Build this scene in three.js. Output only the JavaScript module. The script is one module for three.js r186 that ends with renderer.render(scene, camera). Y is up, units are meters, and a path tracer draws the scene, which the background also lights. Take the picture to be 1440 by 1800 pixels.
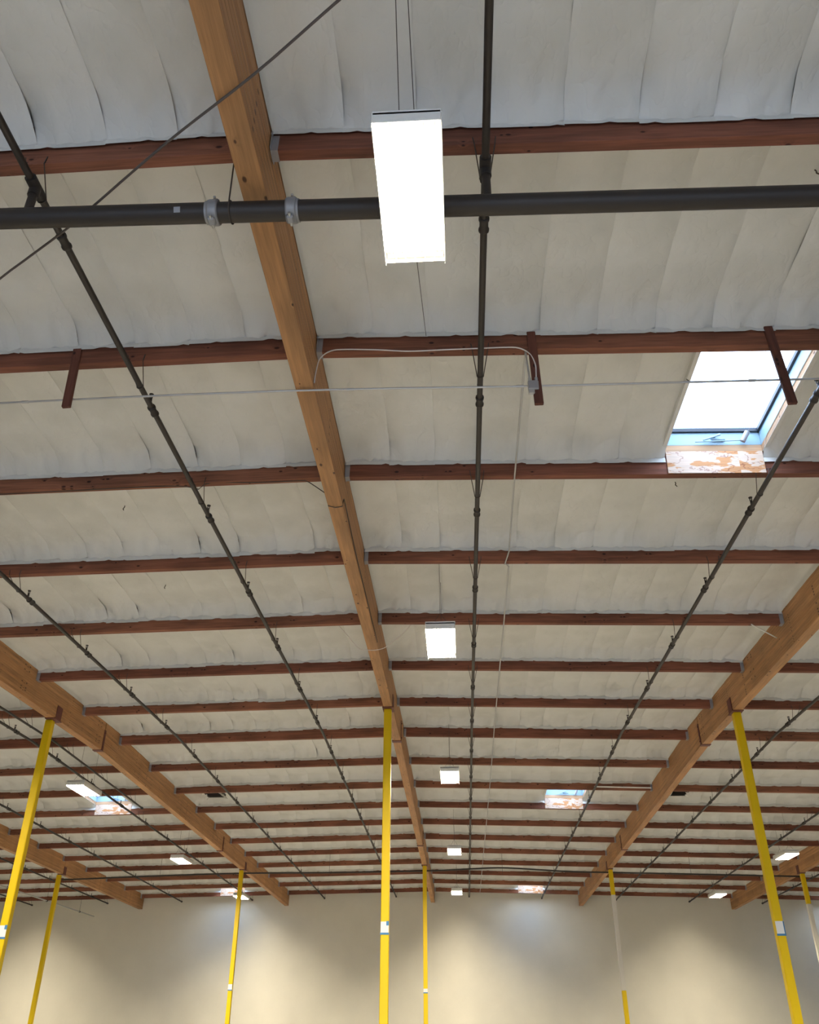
import * as THREE from 'three';
import { mergeGeometries } from 'three/addons/utils/BufferGeometryUtils.js';
import { RectAreaLightUniformsLib } from 'three/addons/lights/RectAreaLightUniformsLib.js';

// ------------------------------------------------------------------ camera, sky, exposure
// Positions below are (x to the right, height above the eye, distance ahead); V() turns them into metres with y up and the floor at 0.
const EYE = 1.6;
const V = (x, y, z) => new THREE.Vector3(x, y + EYE, -z);
const scene = new THREE.Scene();
const camera = new THREE.PerspectiveCamera(2 * Math.atan(900 / 1516.62) * 180 / Math.PI, 1440 / 1800, 0.05, 400);
{
  const P = 0.5413, Y = -0.0563, L = 0.0004;
  const cp = Math.cos(P), sp = Math.sin(P), cy = Math.cos(Y), sy = Math.sin(Y), cr = Math.cos(L), sr = Math.sin(L);
  const r0 = [cy, 0, -sy], u0 = [-sp * sy, cp, -sp * cy], f0 = [cp * sy, sp, cp * cy];
  const mix = (a, b, s, t) => a.map((v, i) => v * s + b[i] * t);
  const r = mix(r0, u0, cr, sr), u = mix(r0, u0, -sr, cr);
  const w = (a) => new THREE.Vector3(a[0], a[1], -a[2]);
  const m = new THREE.Matrix4().makeBasis(w(r), w(u), w(f0).negate());
  camera.quaternion.setFromRotationMatrix(m);
  camera.position.copy(V(0, 0, 0));
}
scene.add(camera);

const SKY = 9.0;               // brightness of the cloudy sky
const LAMP = 620;              // brightness of the lamp faces
const LAMP_COLOR = new THREE.Color().setRGB(1, 0.895, 0.685);
const EXPOSURE = 0.935;

// ------------------------------------------------------------------ random numbers and noise
function rng(seed) { let s = seed >>> 0; return () => { s = (s + 0x6d2b79f5) >>> 0; let t = Math.imul(s ^ (s >>> 15), 1 | s); t = (t + Math.imul(t ^ (t >>> 7), 61 | t)) ^ t; return ((t ^ (t >>> 14)) >>> 0) / 4294967296; }; }
const hash = (x, y, s) => { let h = Math.imul(x, 374761393) + Math.imul(y, 668265263) + Math.imul(s, 1442695041); h = Math.imul(h ^ (h >>> 13), 1274126177); return ((h ^ (h >>> 16)) >>> 0) / 4294967296; };
function noise(x, y, s, px = 0, py = 0) {      // value noise 0..1, repeating every px, py cells when given
  const xi = Math.floor(x), yi = Math.floor(y), fx = x - xi, fy = y - yi;
  const u = fx * fx * (3 - 2 * fx), v = fy * fy * (3 - 2 * fy);
  const wx = (i) => px ? ((i % px) + px) % px : i, wy = (i) => py ? ((i % py) + py) % py : i;
  const a = hash(wx(xi), wy(yi), s), b = hash(wx(xi + 1), wy(yi), s), c = hash(wx(xi), wy(yi + 1), s), d = hash(wx(xi + 1), wy(yi + 1), s);
  return a + (b - a) * u + (c - a) * v + (a - b - c + d) * u * v;
}
function fbm(x, y, s, oct = 4, px = 0, py = 0) { let t = 0, a = 0.5, n = 0; for (let i = 0; i < oct; i++) { t += a * noise(x, y, s + i * 17, px, py); n += a; a *= 0.5; x *= 2; y *= 2; px *= 2; py *= 2; } return t / n; }
const clamp = (v, a = 0, b = 1) => Math.min(b, Math.max(a, v));
const smooth = (a, b, v) => { const t = clamp((v - a) / (b - a)); return t * t * (3 - 2 * t); };

// ------------------------------------------------------------------ the sky: bright broken cloud
{
  const W = 512, H = 256, d = new Float32Array(W * H * 4);
  for (let j = 0; j < H; j++) for (let i = 0; i < W; i++) {
    const el = ((j + 0.5) / H - 0.5) * Math.PI, up = Math.max(0, Math.sin(el));
    const c = smooth(0.3, 0.62, fbm(i / W * 12, j / H * 12, 5, 5, 12, 0));
    const base = [0.5 - 0.12 * up, 0.76 - 0.1 * up, 1.22], cloud = [0.82, 0.98, 1.24];
    const k = (j * W + i) * 4, g = SKY * (0.92 + 0.16 * c);
    for (let q = 0; q < 3; q++) d[k + q] = g * (base[q] * (1 - c) + cloud[q] * c);
    d[k + 3] = 1;
  }
  const t = new THREE.DataTexture(d, W, H, THREE.RGBAFormat, THREE.FloatType);
  t.mapping = THREE.EquirectangularReflectionMapping; t.magFilter = THREE.LinearFilter; t.wrapS = THREE.RepeatWrapping; t.needsUpdate = true;
  scene.background = t;
}
RectAreaLightUniformsLib.init();

// ------------------------------------------------------------------ building frame measurements
const STEP = 2.438, Z1 = 4.4125, RIDGE_Z = 20.406, RIDGE_X = -1.45, HIGH = 6.3585, WALL_Z = 46.3;
const slopeX = (x) => (x < RIDGE_X ? 0.015 : -0.0277), slopeZ = (z) => (z < RIDGE_Z ? 0.0239 : -0.0198);
const roof = (x, z) => HIGH + slopeZ(z) * (z - RIDGE_Z) + slopeX(x) * (x - RIDGE_X);      // underside of the purlins
const purlinZ = (k) => Z1 + (k - 1) * STEP;                                            // far edge of purlin k
const BEAMS = [-30.4, -23.25, -16.05, -8.7, -1.45, 5.77, 13.05, 20.3];
const BEAM_HALF = 0.095, BEAM_DROP = 0.44, PURLIN_W = 0.1, PURLIN_H = 0.33, SHEET = 0.415, DECK = 0.5;
const COLUMN_Z = [17.8, 36.4];
const ORDINAL = ['', 'first', 'second', 'third', 'fourth', 'fifth', 'sixth', 'seventh', 'eighth', 'ninth', 'tenth', 'eleventh', 'twelfth', 'thirteenth', 'fourteenth', 'fifteenth', 'sixteenth', 'seventeenth', 'eighteenth'];

camera.updateMatrixWorld(true); camera.updateProjectionMatrix();
function pixel(x, y, z) { const p = V(x, y, z).applyMatrix4(camera.matrixWorldInverse); if (p.z > -0.3) return null; p.applyMatrix4(camera.projectionMatrix); return [(p.x + 1) * 720, (1 - p.y) * 900]; }
camera.matrixWorldInverse.copy(camera.matrixWorld).invert();
const inView = (pts, m = 60) => pts.some((q) => { const p = pixel(...q); return p && p[0] > -m && p[0] < 1440 + m && p[1] > -m && p[1] < 1800 + m; });

// ------------------------------------------------------------------ materials
function colorMap(W, H, f) {
  const d = new Uint8Array(W * H * 4);
  for (let j = 0; j < H; j++) for (let i = 0; i < W; i++) { const c = f(i / W, j / H, i, j), k = (j * W + i) * 4; d[k] = clamp(c[0]) * 255; d[k + 1] = clamp(c[1]) * 255; d[k + 2] = clamp(c[2]) * 255; d[k + 3] = 255; }
  const t = new THREE.DataTexture(d, W, H); t.wrapS = t.wrapT = THREE.RepeatWrapping; t.magFilter = THREE.LinearFilter; t.minFilter = THREE.LinearMipmapLinearFilter; t.generateMipmaps = true; t.needsUpdate = true;
  return t;
}
const srgb = (t) => { t.colorSpace = THREE.SRGBColorSpace; return t; };
const sized = (t, w, h) => { const c = t.clone(); c.repeat.set(1 / w, 1 / h); c.needsUpdate = true; return c; };
// timber: long grain, growth bands, knots; 4 m by 0.6 m
function timberMap(seed, knots, contrast) {
  const R = rng(seed), K = [];
  for (let i = 0; i < knots; i++) K.push([R(), R(), 0.004 + 0.006 * R()]);
  return srgb(colorMap(1024, 256, (u, v) => {
    let warp = 0, dark = 0;
    for (const [ku, kv, r] of K) {
      const du = Math.abs(u - ku), dv = Math.abs(v - kv); const x = Math.min(du, 1 - du) * 4, y = Math.min(dv, 1 - dv) * 0.6;
      const q = Math.sqrt(x * x * 0.35 + y * y) / r; if (q < 14) { dark = Math.max(dark, 1 - smooth(0.9, 2.3, q)); warp += Math.exp(-q * q / 18) * 2.2; }
    }
    const g = fbm(u * 8, v * 22 + warp, seed + 3, 3, 8, 22), fine = fbm(u * 24, v * 128, seed + 9, 2, 24, 128), patch = fbm(u * 6, v * 3, seed + 21, 3, 6, 3);
    const t = 0.86 + contrast * ((g - 0.5) * 0.9 + (fine - 0.5) * 0.5 + (patch - 0.5) * 0.9) - dark * 0.45;
    return [t, t * (0.97 - dark * 0.1), t * (0.95 - dark * 0.15)];
  }));
}
const purlinMap = sized(timberMap(11, 26, 0.34), 4, 0.6), beamMap = sized(timberMap(37, 14, 0.22), 4, 0.6);
const timberRough = sized(colorMap(256, 256, (u, v) => { const t = 0.7 + 0.25 * fbm(u * 8, v * 64, 71, 3, 8, 64); return [t, t, t]; }), 2, 0.5);
// white facing of the insulation: fine creases, faint stains; 1.2 m square
const facingBump = sized(colorMap(512, 512, (u, v) => {
  const a = Math.abs(fbm(u * 5, v * 4, 91, 4, 5, 4) - 0.5) * 2, b = Math.abs(fbm(u * 11, v * 8, 95, 3, 11, 8) - 0.5) * 2, c = fbm(u * 40, v * 40, 99, 2, 40, 40);
  const t = 0.55 * (1 - Math.exp(-a * 7)) + 0.33 * (1 - Math.exp(-b * 8)) + 0.12 * c; return [t, t, t];
}), 1.2, 1.2);
const facingMap = sized(srgb(colorMap(512, 512, (u, v) => {
  const s = fbm(u * 4, v * 3, 131, 4, 4, 3), t = 0.96 - 0.06 * smooth(0.35, 0.8, s);
  return [t, t * 0.995, t * (0.985 - 0.02 * s)];
})), 2.4, 2.4);
const wallMap = sized(srgb(colorMap(512, 512, (u, v) => { const t = 0.95 + 0.05 * fbm(u * 6, v * 6, 151, 5, 6, 6); return [t, t, t]; })), 6, 6);
const floorMap = sized(srgb(colorMap(512, 512, (u, v) => { const t = 0.8 + 0.2 * fbm(u * 8, v * 8, 161, 5, 8, 8); return [t, t, t]; })), 8, 8);
const stainMap = srgb(colorMap(512, 256, (u, v) => {      // pale plywood with brown water marks and torn paper
  const e = fbm(u * 6, v * 3, 171, 5), ring = 1 - smooth(0.0, 0.035, Math.abs(e - 0.56)), paper = smooth(0.42, 0.5, fbm(u * 7 + 3, v * 4, 187, 4)), grain = fbm(u * 4, v * 60, 193, 3);
  const p = [0.86, 0.66, 0.47], w = [0.93, 0.88, 0.83], s = 0.9 + 0.16 * grain - 0.2 * ring;
  return [0, 1, 2].map((q) => (p[q] * (1 - paper) + w[q] * paper) * s * (q === 0 ? 1 : 1 - 0.12 * ring));
}));
const rgb = (r, g, b) => new THREE.Color().setRGB(r, g, b);
const std = (name, color, rough, extra = {}) => { const m = new THREE.MeshStandardMaterial({ color, roughness: rough, ...extra }); m.name = name; return m; };
const M = {
  purlin: [rgb(0.3, 0.118, 0.068), rgb(0.265, 0.1, 0.06), rgb(0.335, 0.14, 0.08)].map((c, i) => std('purlin timber ' + i, c, 0.85, { map: purlinMap, bumpMap: timberRough, bumpScale: 0.001 })),
  beam: [rgb(0.58, 0.31, 0.125), rgb(0.52, 0.275, 0.112), rgb(0.63, 0.345, 0.145), rgb(0.55, 0.285, 0.112)].map((c, i) => std('glued timber ' + i, c, 0.6, { map: beamMap })),
  block: std('dark block timber', rgb(0.16, 0.055, 0.035), 0.85, { map: purlinMap }),
  facing: std('white insulation facing', rgb(0.8, 0.795, 0.785), 0.5, { map: facingMap, bumpMap: facingBump, bumpScale: 0.005, side: THREE.DoubleSide }),
  deck: std('roof deck', rgb(0.45, 0.34, 0.24), 0.9),
  wall: std('cream wall paint', rgb(0.77, 0.725, 0.615), 0.85, { map: wallMap }),
  floor: std('sealed concrete', rgb(0.36, 0.355, 0.345), 0.45, { map: floorMap }),
  pipe: std('black steel pipe', rgb(0.035, 0.028, 0.024), 0.5, { metalness: 0.2 }),
  fitting: std('black iron fitting', rgb(0.03, 0.024, 0.021), 0.55, { metalness: 0.2 }),
  brass: std('dull brass', rgb(0.25, 0.17, 0.07), 0.4, { metalness: 0.7 }),
  wire: std('dark wire', rgb(0.06, 0.045, 0.035), 0.6),
  cable: std('dark steel cable', rgb(0.09, 0.075, 0.07), 0.55),
  clamp: std('grey cast iron', rgb(0.3, 0.3, 0.31), 0.5, { metalness: 0.35 }),
  zinc: std('galvanized steel', rgb(0.5, 0.5, 0.5), 0.38, { metalness: 0.65 }),
  hanger: std('grey hanger steel', rgb(0.36, 0.35, 0.36), 0.5, { metalness: 0.4 }),
  cap: std('dark red steel primer', rgb(0.13, 0.035, 0.025), 0.6),
  yellow: std('yellow gloss paint', rgb(0.78, 0.54, 0.004), 0.45),
  cream: std('cream column paint', rgb(0.72, 0.68, 0.6), 0.4),
  paper: std('white paper', rgb(0.82, 0.82, 0.82), 0.8),
  tape: std('blue tape', rgb(0.05, 0.2, 0.42), 0.6),
  romex: std('white cable sheath', rgb(0.78, 0.72, 0.68), 0.5),
  white: std('white enamel', rgb(0.85, 0.84, 0.8), 0.35),
  socket: std('lamp holder plastic', rgb(0.62, 0.6, 0.5), 0.5),
  curb: std('pale curb lumber', rgb(0.66, 0.42, 0.24), 0.8, { map: beamMap }),
  stain: std('stained plywood', rgb(0.86, 0.72, 0.61), 0.8, { map: stainMap }),
  blue: std('blue grey paint', rgb(0.3, 0.43, 0.52), 0.5),
  dark: std('dark frame', rgb(0.03, 0.035, 0.045), 0.5),
  vent: std('dusty dark metal', rgb(0.075, 0.065, 0.06), 0.8),
};
M.yard = std('yard concrete', rgb(0.42, 0.41, 0.39), 0.9);
M.blade = std('grey reflector blade', rgb(0.3, 0.3, 0.29), 0.5);
M.yellow = new THREE.MeshPhysicalMaterial({ color: rgb(0.78, 0.53, 0.003), roughness: 0.45, specularIntensity: 0.6 }); M.yellow.name = 'yellow gloss paint';
M.glass = new THREE.MeshPhysicalMaterial({ color: rgb(0.97, 0.99, 1), roughness: 0.02, transmission: 1, thickness: 0, ior: 1.45 }); M.glass.name = 'skylight glass';
M.tube = new THREE.MeshStandardMaterial({ color: 0xffffff, emissive: rgb(1, 0.92, 0.76), emissiveIntensity: 16, roughness: 0.4 }); M.tube.name = 'glowing lamp tube';

// ------------------------------------------------------------------ geometry helpers
const names = new Map();
function numbered(n) { const k = names.get(n) || 0; names.set(n, k + 1); return k ? n + '_' + String(k).padStart(3, '0') : n; }
function shade(o) { o.traverse((c) => { if (c.isMesh) { c.castShadow = true; c.receiveShadow = true; } }); return o; }
function thing(name, label, category, pos, group) { const o = new THREE.Group(); o.name = numbered(name); if (pos) o.position.copy(pos); o.userData = { label, category }; if (group) o.userData.group = group; scene.add(o); return o; }
function part(name, geo, mat, parent, label) { const m = new THREE.Mesh(geo, mat); m.name = name; m.castShadow = m.receiveShadow = true; if (label) m.userData.label = label; parent.add(m); return m; }
function struct(name, label, o) { o.name = name; o.userData = { kind: 'structure', label }; shade(o); scene.add(o); return o; }
// chamfered bar: size along x, y, z, centred; uv in metres along the longest side
function bar(sx, sy, sz, ch = 0.004, u0 = 0, v0 = 0) {
  const hx = sx / 2, hy = sy / 2, hz = sz / 2; ch = Math.min(ch, hx * 0.6, hy * 0.6, hz * 0.6);
  const P = [], N = [], U = [];
  const S = [sx, sy, sz], long = S.indexOf(Math.max(...S));
  const quad = (a, b, c, d) => {
    const A = new THREE.Vector3(...a), B = new THREE.Vector3(...b), C = new THREE.Vector3(...c), n = B.clone().sub(A).cross(C.clone().sub(A)).normalize();
    const mid = [a, b, c, d].reduce((s, p) => [s[0] + p[0], s[1] + p[1], s[2] + p[2]], [0, 0, 0]); const flip = n.x * mid[0] + n.y * mid[1] + n.z * mid[2] < 0; if (flip) n.negate();
    const face = Math.abs(n.x) > 0.8 ? 0 : Math.abs(n.y) > 0.8 ? 1 : Math.abs(n.z) > 0.8 ? 2 : Math.abs(n.y) > 0.5 ? 1 : 2;
    const other = [0, 1, 2].filter((q) => q !== long && q !== face);
    const uv = (p) => [u0 + p[long] + (face === long ? p[(long + 1) % 3] : 0), v0 + p[other[0] !== undefined ? other[0] : (long + 2) % 3] + face * 0.17];
    for (const p of flip ? [a, c, b, a, d, c] : [a, b, c, a, c, d]) { P.push(...p); N.push(n.x, n.y, n.z); U.push(...uv(p)); }
  };
  const X = hx - ch, Y = hy - ch, Z = hz - ch;
  for (const s of [-1, 1]) {
    quad([s * hx, -Y, -Z], [s * hx, Y, -Z], [s * hx, Y, Z], [s * hx, -Y, Z]);
    quad([-X, s * hy, -Z], [X, s * hy, -Z], [X, s * hy, Z], [-X, s * hy, Z]);
    quad([-X, -Y, s * hz], [X, -Y, s * hz], [X, Y, s * hz], [-X, Y, s * hz]);
    for (const t of [-1, 1]) {
      quad([s * hx, t * Y, -Z], [s * hx, t * Y, Z], [s * X, t * hy, Z], [s * X, t * hy, -Z]);
      quad([s * hx, -Y, t * Z], [s * hx, Y, t * Z], [s * X, Y, t * hz], [s * X, -Y, t * hz]);
      quad([-X, s * hy, t * Z], [X, s * hy, t * Z], [X, s * Y, t * hz], [-X, s * Y, t * hz]);
      for (const q of [-1, 1]) quad([s * hx, t * Y, q * Z], [s * X, t * hy, q * Z], [s * X, t * Y, q * hz], [s * hx, t * Y, q * Z]);
    }
  }
  const g = new THREE.BufferGeometry(); g.setAttribute('position', new THREE.Float32BufferAttribute(P, 3)); g.setAttribute('normal', new THREE.Float32BufferAttribute(N, 3)); g.setAttribute('uv', new THREE.Float32BufferAttribute(U, 2));
  return g;
}
// six-sided solid from 8 corners: four below, four above, same turn
function hexa(c) {
  const P = [], f = [[0, 1, 2, 3], [4, 5, 6, 7], [0, 1, 5, 4], [1, 2, 6, 5], [2, 3, 7, 6], [3, 0, 4, 7]], mid = c.reduce((s, p) => s.clone().add(p), new THREE.Vector3()).multiplyScalar(1 / 8);
  for (const [a, b, d, e] of f) { const n = c[b].clone().sub(c[a]).cross(c[d].clone().sub(c[a])); const flip = n.dot(c[a].clone().sub(mid)) < 0; for (const q of flip ? [a, d, b, a, e, d] : [a, b, d, a, d, e]) P.push(c[q].x, c[q].y, c[q].z); }
  const g = new THREE.BufferGeometry(); g.setAttribute('position', new THREE.Float32BufferAttribute(P, 3)); g.computeVertexNormals();
  const uv = []; for (let i = 0; i < P.length; i += 3) uv.push(P[i] + P[i + 2] * 0.01, P[i + 1] + P[i + 2]); g.setAttribute('uv', new THREE.Float32BufferAttribute(uv, 2));
  return g;
}
// straight rod between two points (Vector3), relative to origin o
function rod(a, b, r, o = new THREE.Vector3(), seg = 8) {
  const d = b.clone().sub(a), g = new THREE.CylinderGeometry(r, r, d.length(), seg); g.applyQuaternion(new THREE.Quaternion().setFromUnitVectors(new THREE.Vector3(0, 1, 0), d.clone().normalize())); const m = a.clone().add(b).multiplyScalar(0.5).sub(o); g.translate(m.x, m.y, m.z); return g;
}
function tube(pts, r, o = new THREE.Vector3(), seg = 0, radial = 6, tension = 0.3) { const c = new THREE.CatmullRomCurve3(pts.map((p) => p.clone().sub(o)), false, 'catmullrom', tension); return new THREE.TubeGeometry(c, seg || pts.length * 6, r, radial, false); }
const moved = (g, x, y, z) => g.translate(x, y, z);
const merge = (a) => mergeGeometries(a.map((g) => { const q = g.index ? g.toNonIndexed() : g; for (const k of Object.keys(q.attributes)) if (!['position', 'normal', 'uv'].includes(k)) q.deleteAttribute(k); return q; }));

// ------------------------------------------------------------------ floor and walls
struct('floor', 'grey concrete warehouse floor below the picture', part('floor', moved(new THREE.BoxGeometry(50.7, 0.2, 53.3), -5.05, -0.1, -19.9), M.floor, new THREE.Group()));
{
  const wallBox = (x0, x1, z0, z1, h, uvw) => { const g = new THREE.BoxGeometry(x1 - x0, h, z1 - z0), uv = g.attributes.uv; for (let i = 0; i < uv.count; i++) uv.setXY(i, uv.getX(i) * uvw, uv.getY(i) * h); return moved(g, (x0 + x1) / 2, h / 2, -(z0 + z1) / 2); };
  struct('wall_back', 'cream painted back wall of the warehouse behind the columns', new THREE.Mesh(wallBox(-30.4, 20.3, WALL_Z, WALL_Z + 0.25, 8.3, 50), M.wall));
  struct('wall_left', 'cream side wall outside the left of the picture', new THREE.Mesh(wallBox(-30.65, -30.4, -6.75, WALL_Z + 0.25, 8.3, 60), M.wall));
  struct('wall_right', 'cream side wall outside the right of the picture', new THREE.Mesh(wallBox(20.3, 20.55, -6.75, WALL_Z + 0.25, 8.3, 60), M.wall));
  // wall behind the camera with open loading doors that let daylight in
  const h = 8.3, D = [[-7.5, -2.5], [0.5, 5.5]], front = [];
  const seg = (x0, x1, y0, y1) => front.push(moved(new THREE.BoxGeometry(x1 - x0, y1 - y0, 0.25), (x0 + x1) / 2, (y0 + y1) / 2, 6.6));
  seg(-30.4, D[0][0], 0, h); seg(D[0][1], D[1][0], 0, h); seg(D[1][1], 20.3, 0, h); for (const [a, b] of D) seg(a, b, 4.8, h);
  struct('wall_front', 'cream wall behind the camera with two open loading doors', new THREE.Mesh(merge(front), M.wall));
}

struct('ground', 'pale concrete yard outside the loading doors behind the camera', new THREE.Mesh(new THREE.BoxGeometry(90, 0.2, 50).translate(-5, -0.12, 31.8), M.yard));

// ------------------------------------------------------------------ skylights: where they are
const SKYLIGHTS = [];   // bay index (left beam), x range, purlin below the near edge
for (const [bay, rel] of [[2, 4.0], [4, 4.075], [6, 4.075]]) for (const k of [2, 10, 17]) { const x0 = BEAMS[bay] + BEAM_HALF + rel; SKYLIGHTS.push({ bay, k, x0, x1: x0 + 1.22, z0: purlinZ(k) + 0.005, z1: purlinZ(k + 1) - PURLIN_W - 0.005 }); }

// ------------------------------------------------------------------ ceiling: deck and insulation
const ceiling = new THREE.Group();
struct('ceiling', 'white faced insulation sheets hung between the purlins under the roof', ceiling);
{
  const xs = [...new Set([-30.4, RIDGE_X, 20.3, ...SKYLIGHTS.flatMap((s) => [s.x0 - 0.045, s.x1 + 0.045])])].sort((a, b) => a - b), zs = [...new Set([-6.75, RIDGE_Z, WALL_Z + 0.25, ...SKYLIGHTS.flatMap((s) => [s.z0 - 0.045, s.z1 + 0.045])])].sort((a, b) => a - b);
  const g = [];
  for (let i = 0; i + 1 < xs.length; i++) for (let j = 0; j + 1 < zs.length; j++) {
    const x0 = xs[i], x1 = xs[i + 1], z0 = zs[j], z1 = zs[j + 1], cx = (x0 + x1) / 2, cz = (z0 + z1) / 2;
    if (SKYLIGHTS.some((s) => cx > s.x0 - 0.045 && cx < s.x1 + 0.045 && cz > s.z0 - 0.045 && cz < s.z1 + 0.045)) continue;
    const c = [];
    for (const t of [DECK, DECK + 0.08]) for (const [x, z] of [[x0, z0], [x1, z0], [x1, z1], [x0, z1]]) c.push(V(x, HIGH + slopeZ(cz) * (z - RIDGE_Z) + slopeX(cx) * (x - RIDGE_X) + t, z));
    g.push(hexa(c));
  }
  part('roof_deck', merge(g), M.deck, ceiling);
}
// one sheet of insulation facing; w across, L ahead; far end turned down over the purlin; edge -1 / 1 turned down along a beam
const GAP = STEP - PURLIN_W;
function batt(seed, edge, nu, ns) {
  const w = 0.585, L = GAP - 0.006, R = rng(seed), us = [], ss = [], COVE = 0.27, DROP = 0.162, TAB = 0.074;
  for (let i = 0; i <= nu; i++) us.push(i / nu);
  if (edge) { const c = [0.012, 0.022, 0.05, 0.1, 0.19, 0.3]; us.length = 0; for (const q of c) us.push(q); for (let i = 1; i <= nu - 2; i++) us.push(0.3 + 0.7 * i / (nu - 2)); if (edge > 0) { us.reverse(); us.forEach((q, i) => { us[i] = 1 - q; }); us.reverse(); us.sort((a, b) => a - b); } }
  for (let j = 0; j <= ns; j++) ss.push((1 - COVE / L) * j / ns);
  for (const q of [0.25, 0.48, 0.68, 0.84, 0.95, 1]) ss.push(1 - COVE / L * (1 - q));
  const ph = R() * 50, torn = R(), jag = TAB + 0.012 * R(), P = [], U = [], I = [];
  const tilt = (R() - 0.5) * 0.006, belly = 0.014 + 0.018 * R(), wave = 0.7 + 0.6 * R();
  const deep = (u, s) => {
    let y = -belly * Math.pow(4 * u * (1 - u) + 1e-6, 0.6) + tilt * (u - 0.5);
    const d = (1 - s) * L, reach = COVE * (1.05 + 0.9 * (fbm(u * 2.6 + ph, 1, seed + 31, 3) - 0.5)), q = clamp(1 - d / reach);
    y -= DROP * Math.pow(q, 1.75);                                     // rolls down to the purlin
    const far = Math.exp(-d / 0.34), near = Math.exp(-s * L / 0.2);
    y += (fbm(u * 3 + ph, s * 5, seed, 4) - 0.5) * 0.034;
    y += far * wave * (Math.abs(fbm(u * 5 + ph + s * 3, s * 6, seed + 5, 3) - 0.5) * 0.22 - 0.04) * (0.4 + 0.6 * Math.sin(Math.PI * u)) - near * 0.1;
    if (edge) { const e = (edge < 0 ? u : 1 - u) * w, k = clamp(1 - e / 0.2); y -= (DROP + 0.015) * (1 - Math.sqrt(Math.max(0, 1 - k * k * 0.98))); }
    return Math.max(y, -DROP - 0.05);
  };
  const cols = us.length;
  for (const s of ss) for (let i = 0; i < cols; i++) {
    const u = us[i], down = edge < 0 && i === 0 || edge > 0 && i === cols - 1; let y = deep(u, s);
    if (down) y = -DROP - 0.03 - 0.014 * fbm(s * 9 + ph, 0, seed, 2);
    P.push(u * w, y, -s * L * 0.997); U.push(u * w + ph, s * L + ph);
  }
  for (const [q, dy, out] of [[0.2, 0.0, 0.001], [0.35, 0.14, 0.014], [0.8, 0.8, 0.02], [1, 1.0, 0.03]]) for (let i = 0; i < cols; i++) {   // strip stapled to the purlin's near face, its hem lifting
    const u = us[i], j = jag + 0.006 * (fbm(u * 4 + ph, 3, seed + 2, 2) - 0.5) + (Math.abs(u - torn) < 0.06 ? -0.016 : 0);
    P.push(u * w, -DROP - 0.012 - j * dy, -L * 0.997 + out * (0.85 + 0.25 * fbm(u * 2 + ph, 2, seed + 4, 2)) - 0.004); U.push(u * w + ph, L + 0.1 * q + ph);
  }
  const rows = ss.length + 4;
  for (let j = 0; j + 1 < rows; j++) for (let i = 0; i + 1 < cols; i++) { const a = j * cols + i, b = a + 1, c = a + cols, d = c + 1; I.push(a, b, c, b, d, c); }
  const g = new THREE.BufferGeometry(); g.setAttribute('position', new THREE.Float32BufferAttribute(P, 3)); g.setAttribute('uv', new THREE.Float32BufferAttribute(U, 2)); g.setIndex(I); g.computeVertexNormals();
  if (g.attributes.normal.getY(Math.floor(cols / 2) + 2 * cols) > 0) { const x = g.index.array; for (let i = 0; i < x.length; i += 3) { const t = x[i]; x[i] = x[i + 1]; x[i + 1] = t; } g.computeVertexNormals(); }
  const top = new THREE.BoxGeometry(w - 0.03, 0.02, L - 0.03); top.translate(w / 2, 0.055, -L / 2);     // body of the sheet above the facing
  return merge([g, top]);
}
const VARIANTS = { near: {}, far: {} };
for (const e of [-1, 0, 1]) { VARIANTS.near[e] = [...Array(e ? 3 : 8)].map((_, i) => batt(300 + i * 7 + e * 100, e, 10, 16)); VARIANTS.far[e] = [...Array(e ? 3 : 6)].map((_, i) => batt(700 + i * 7 + e * 100, e, 6, 6)); }
const SHARES = [...Array(7).fill(0.0824), 0.0875, 0.0875, ...Array(3).fill(0)]; { const rest = (1 - SHARES.reduce((a, b) => a + b)) / 3; SHARES.fill(rest, 9); }
const VENTS = [[3, 10, 1], [5, 10, 1]];   // bay, purlin before, sheet left out
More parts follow.
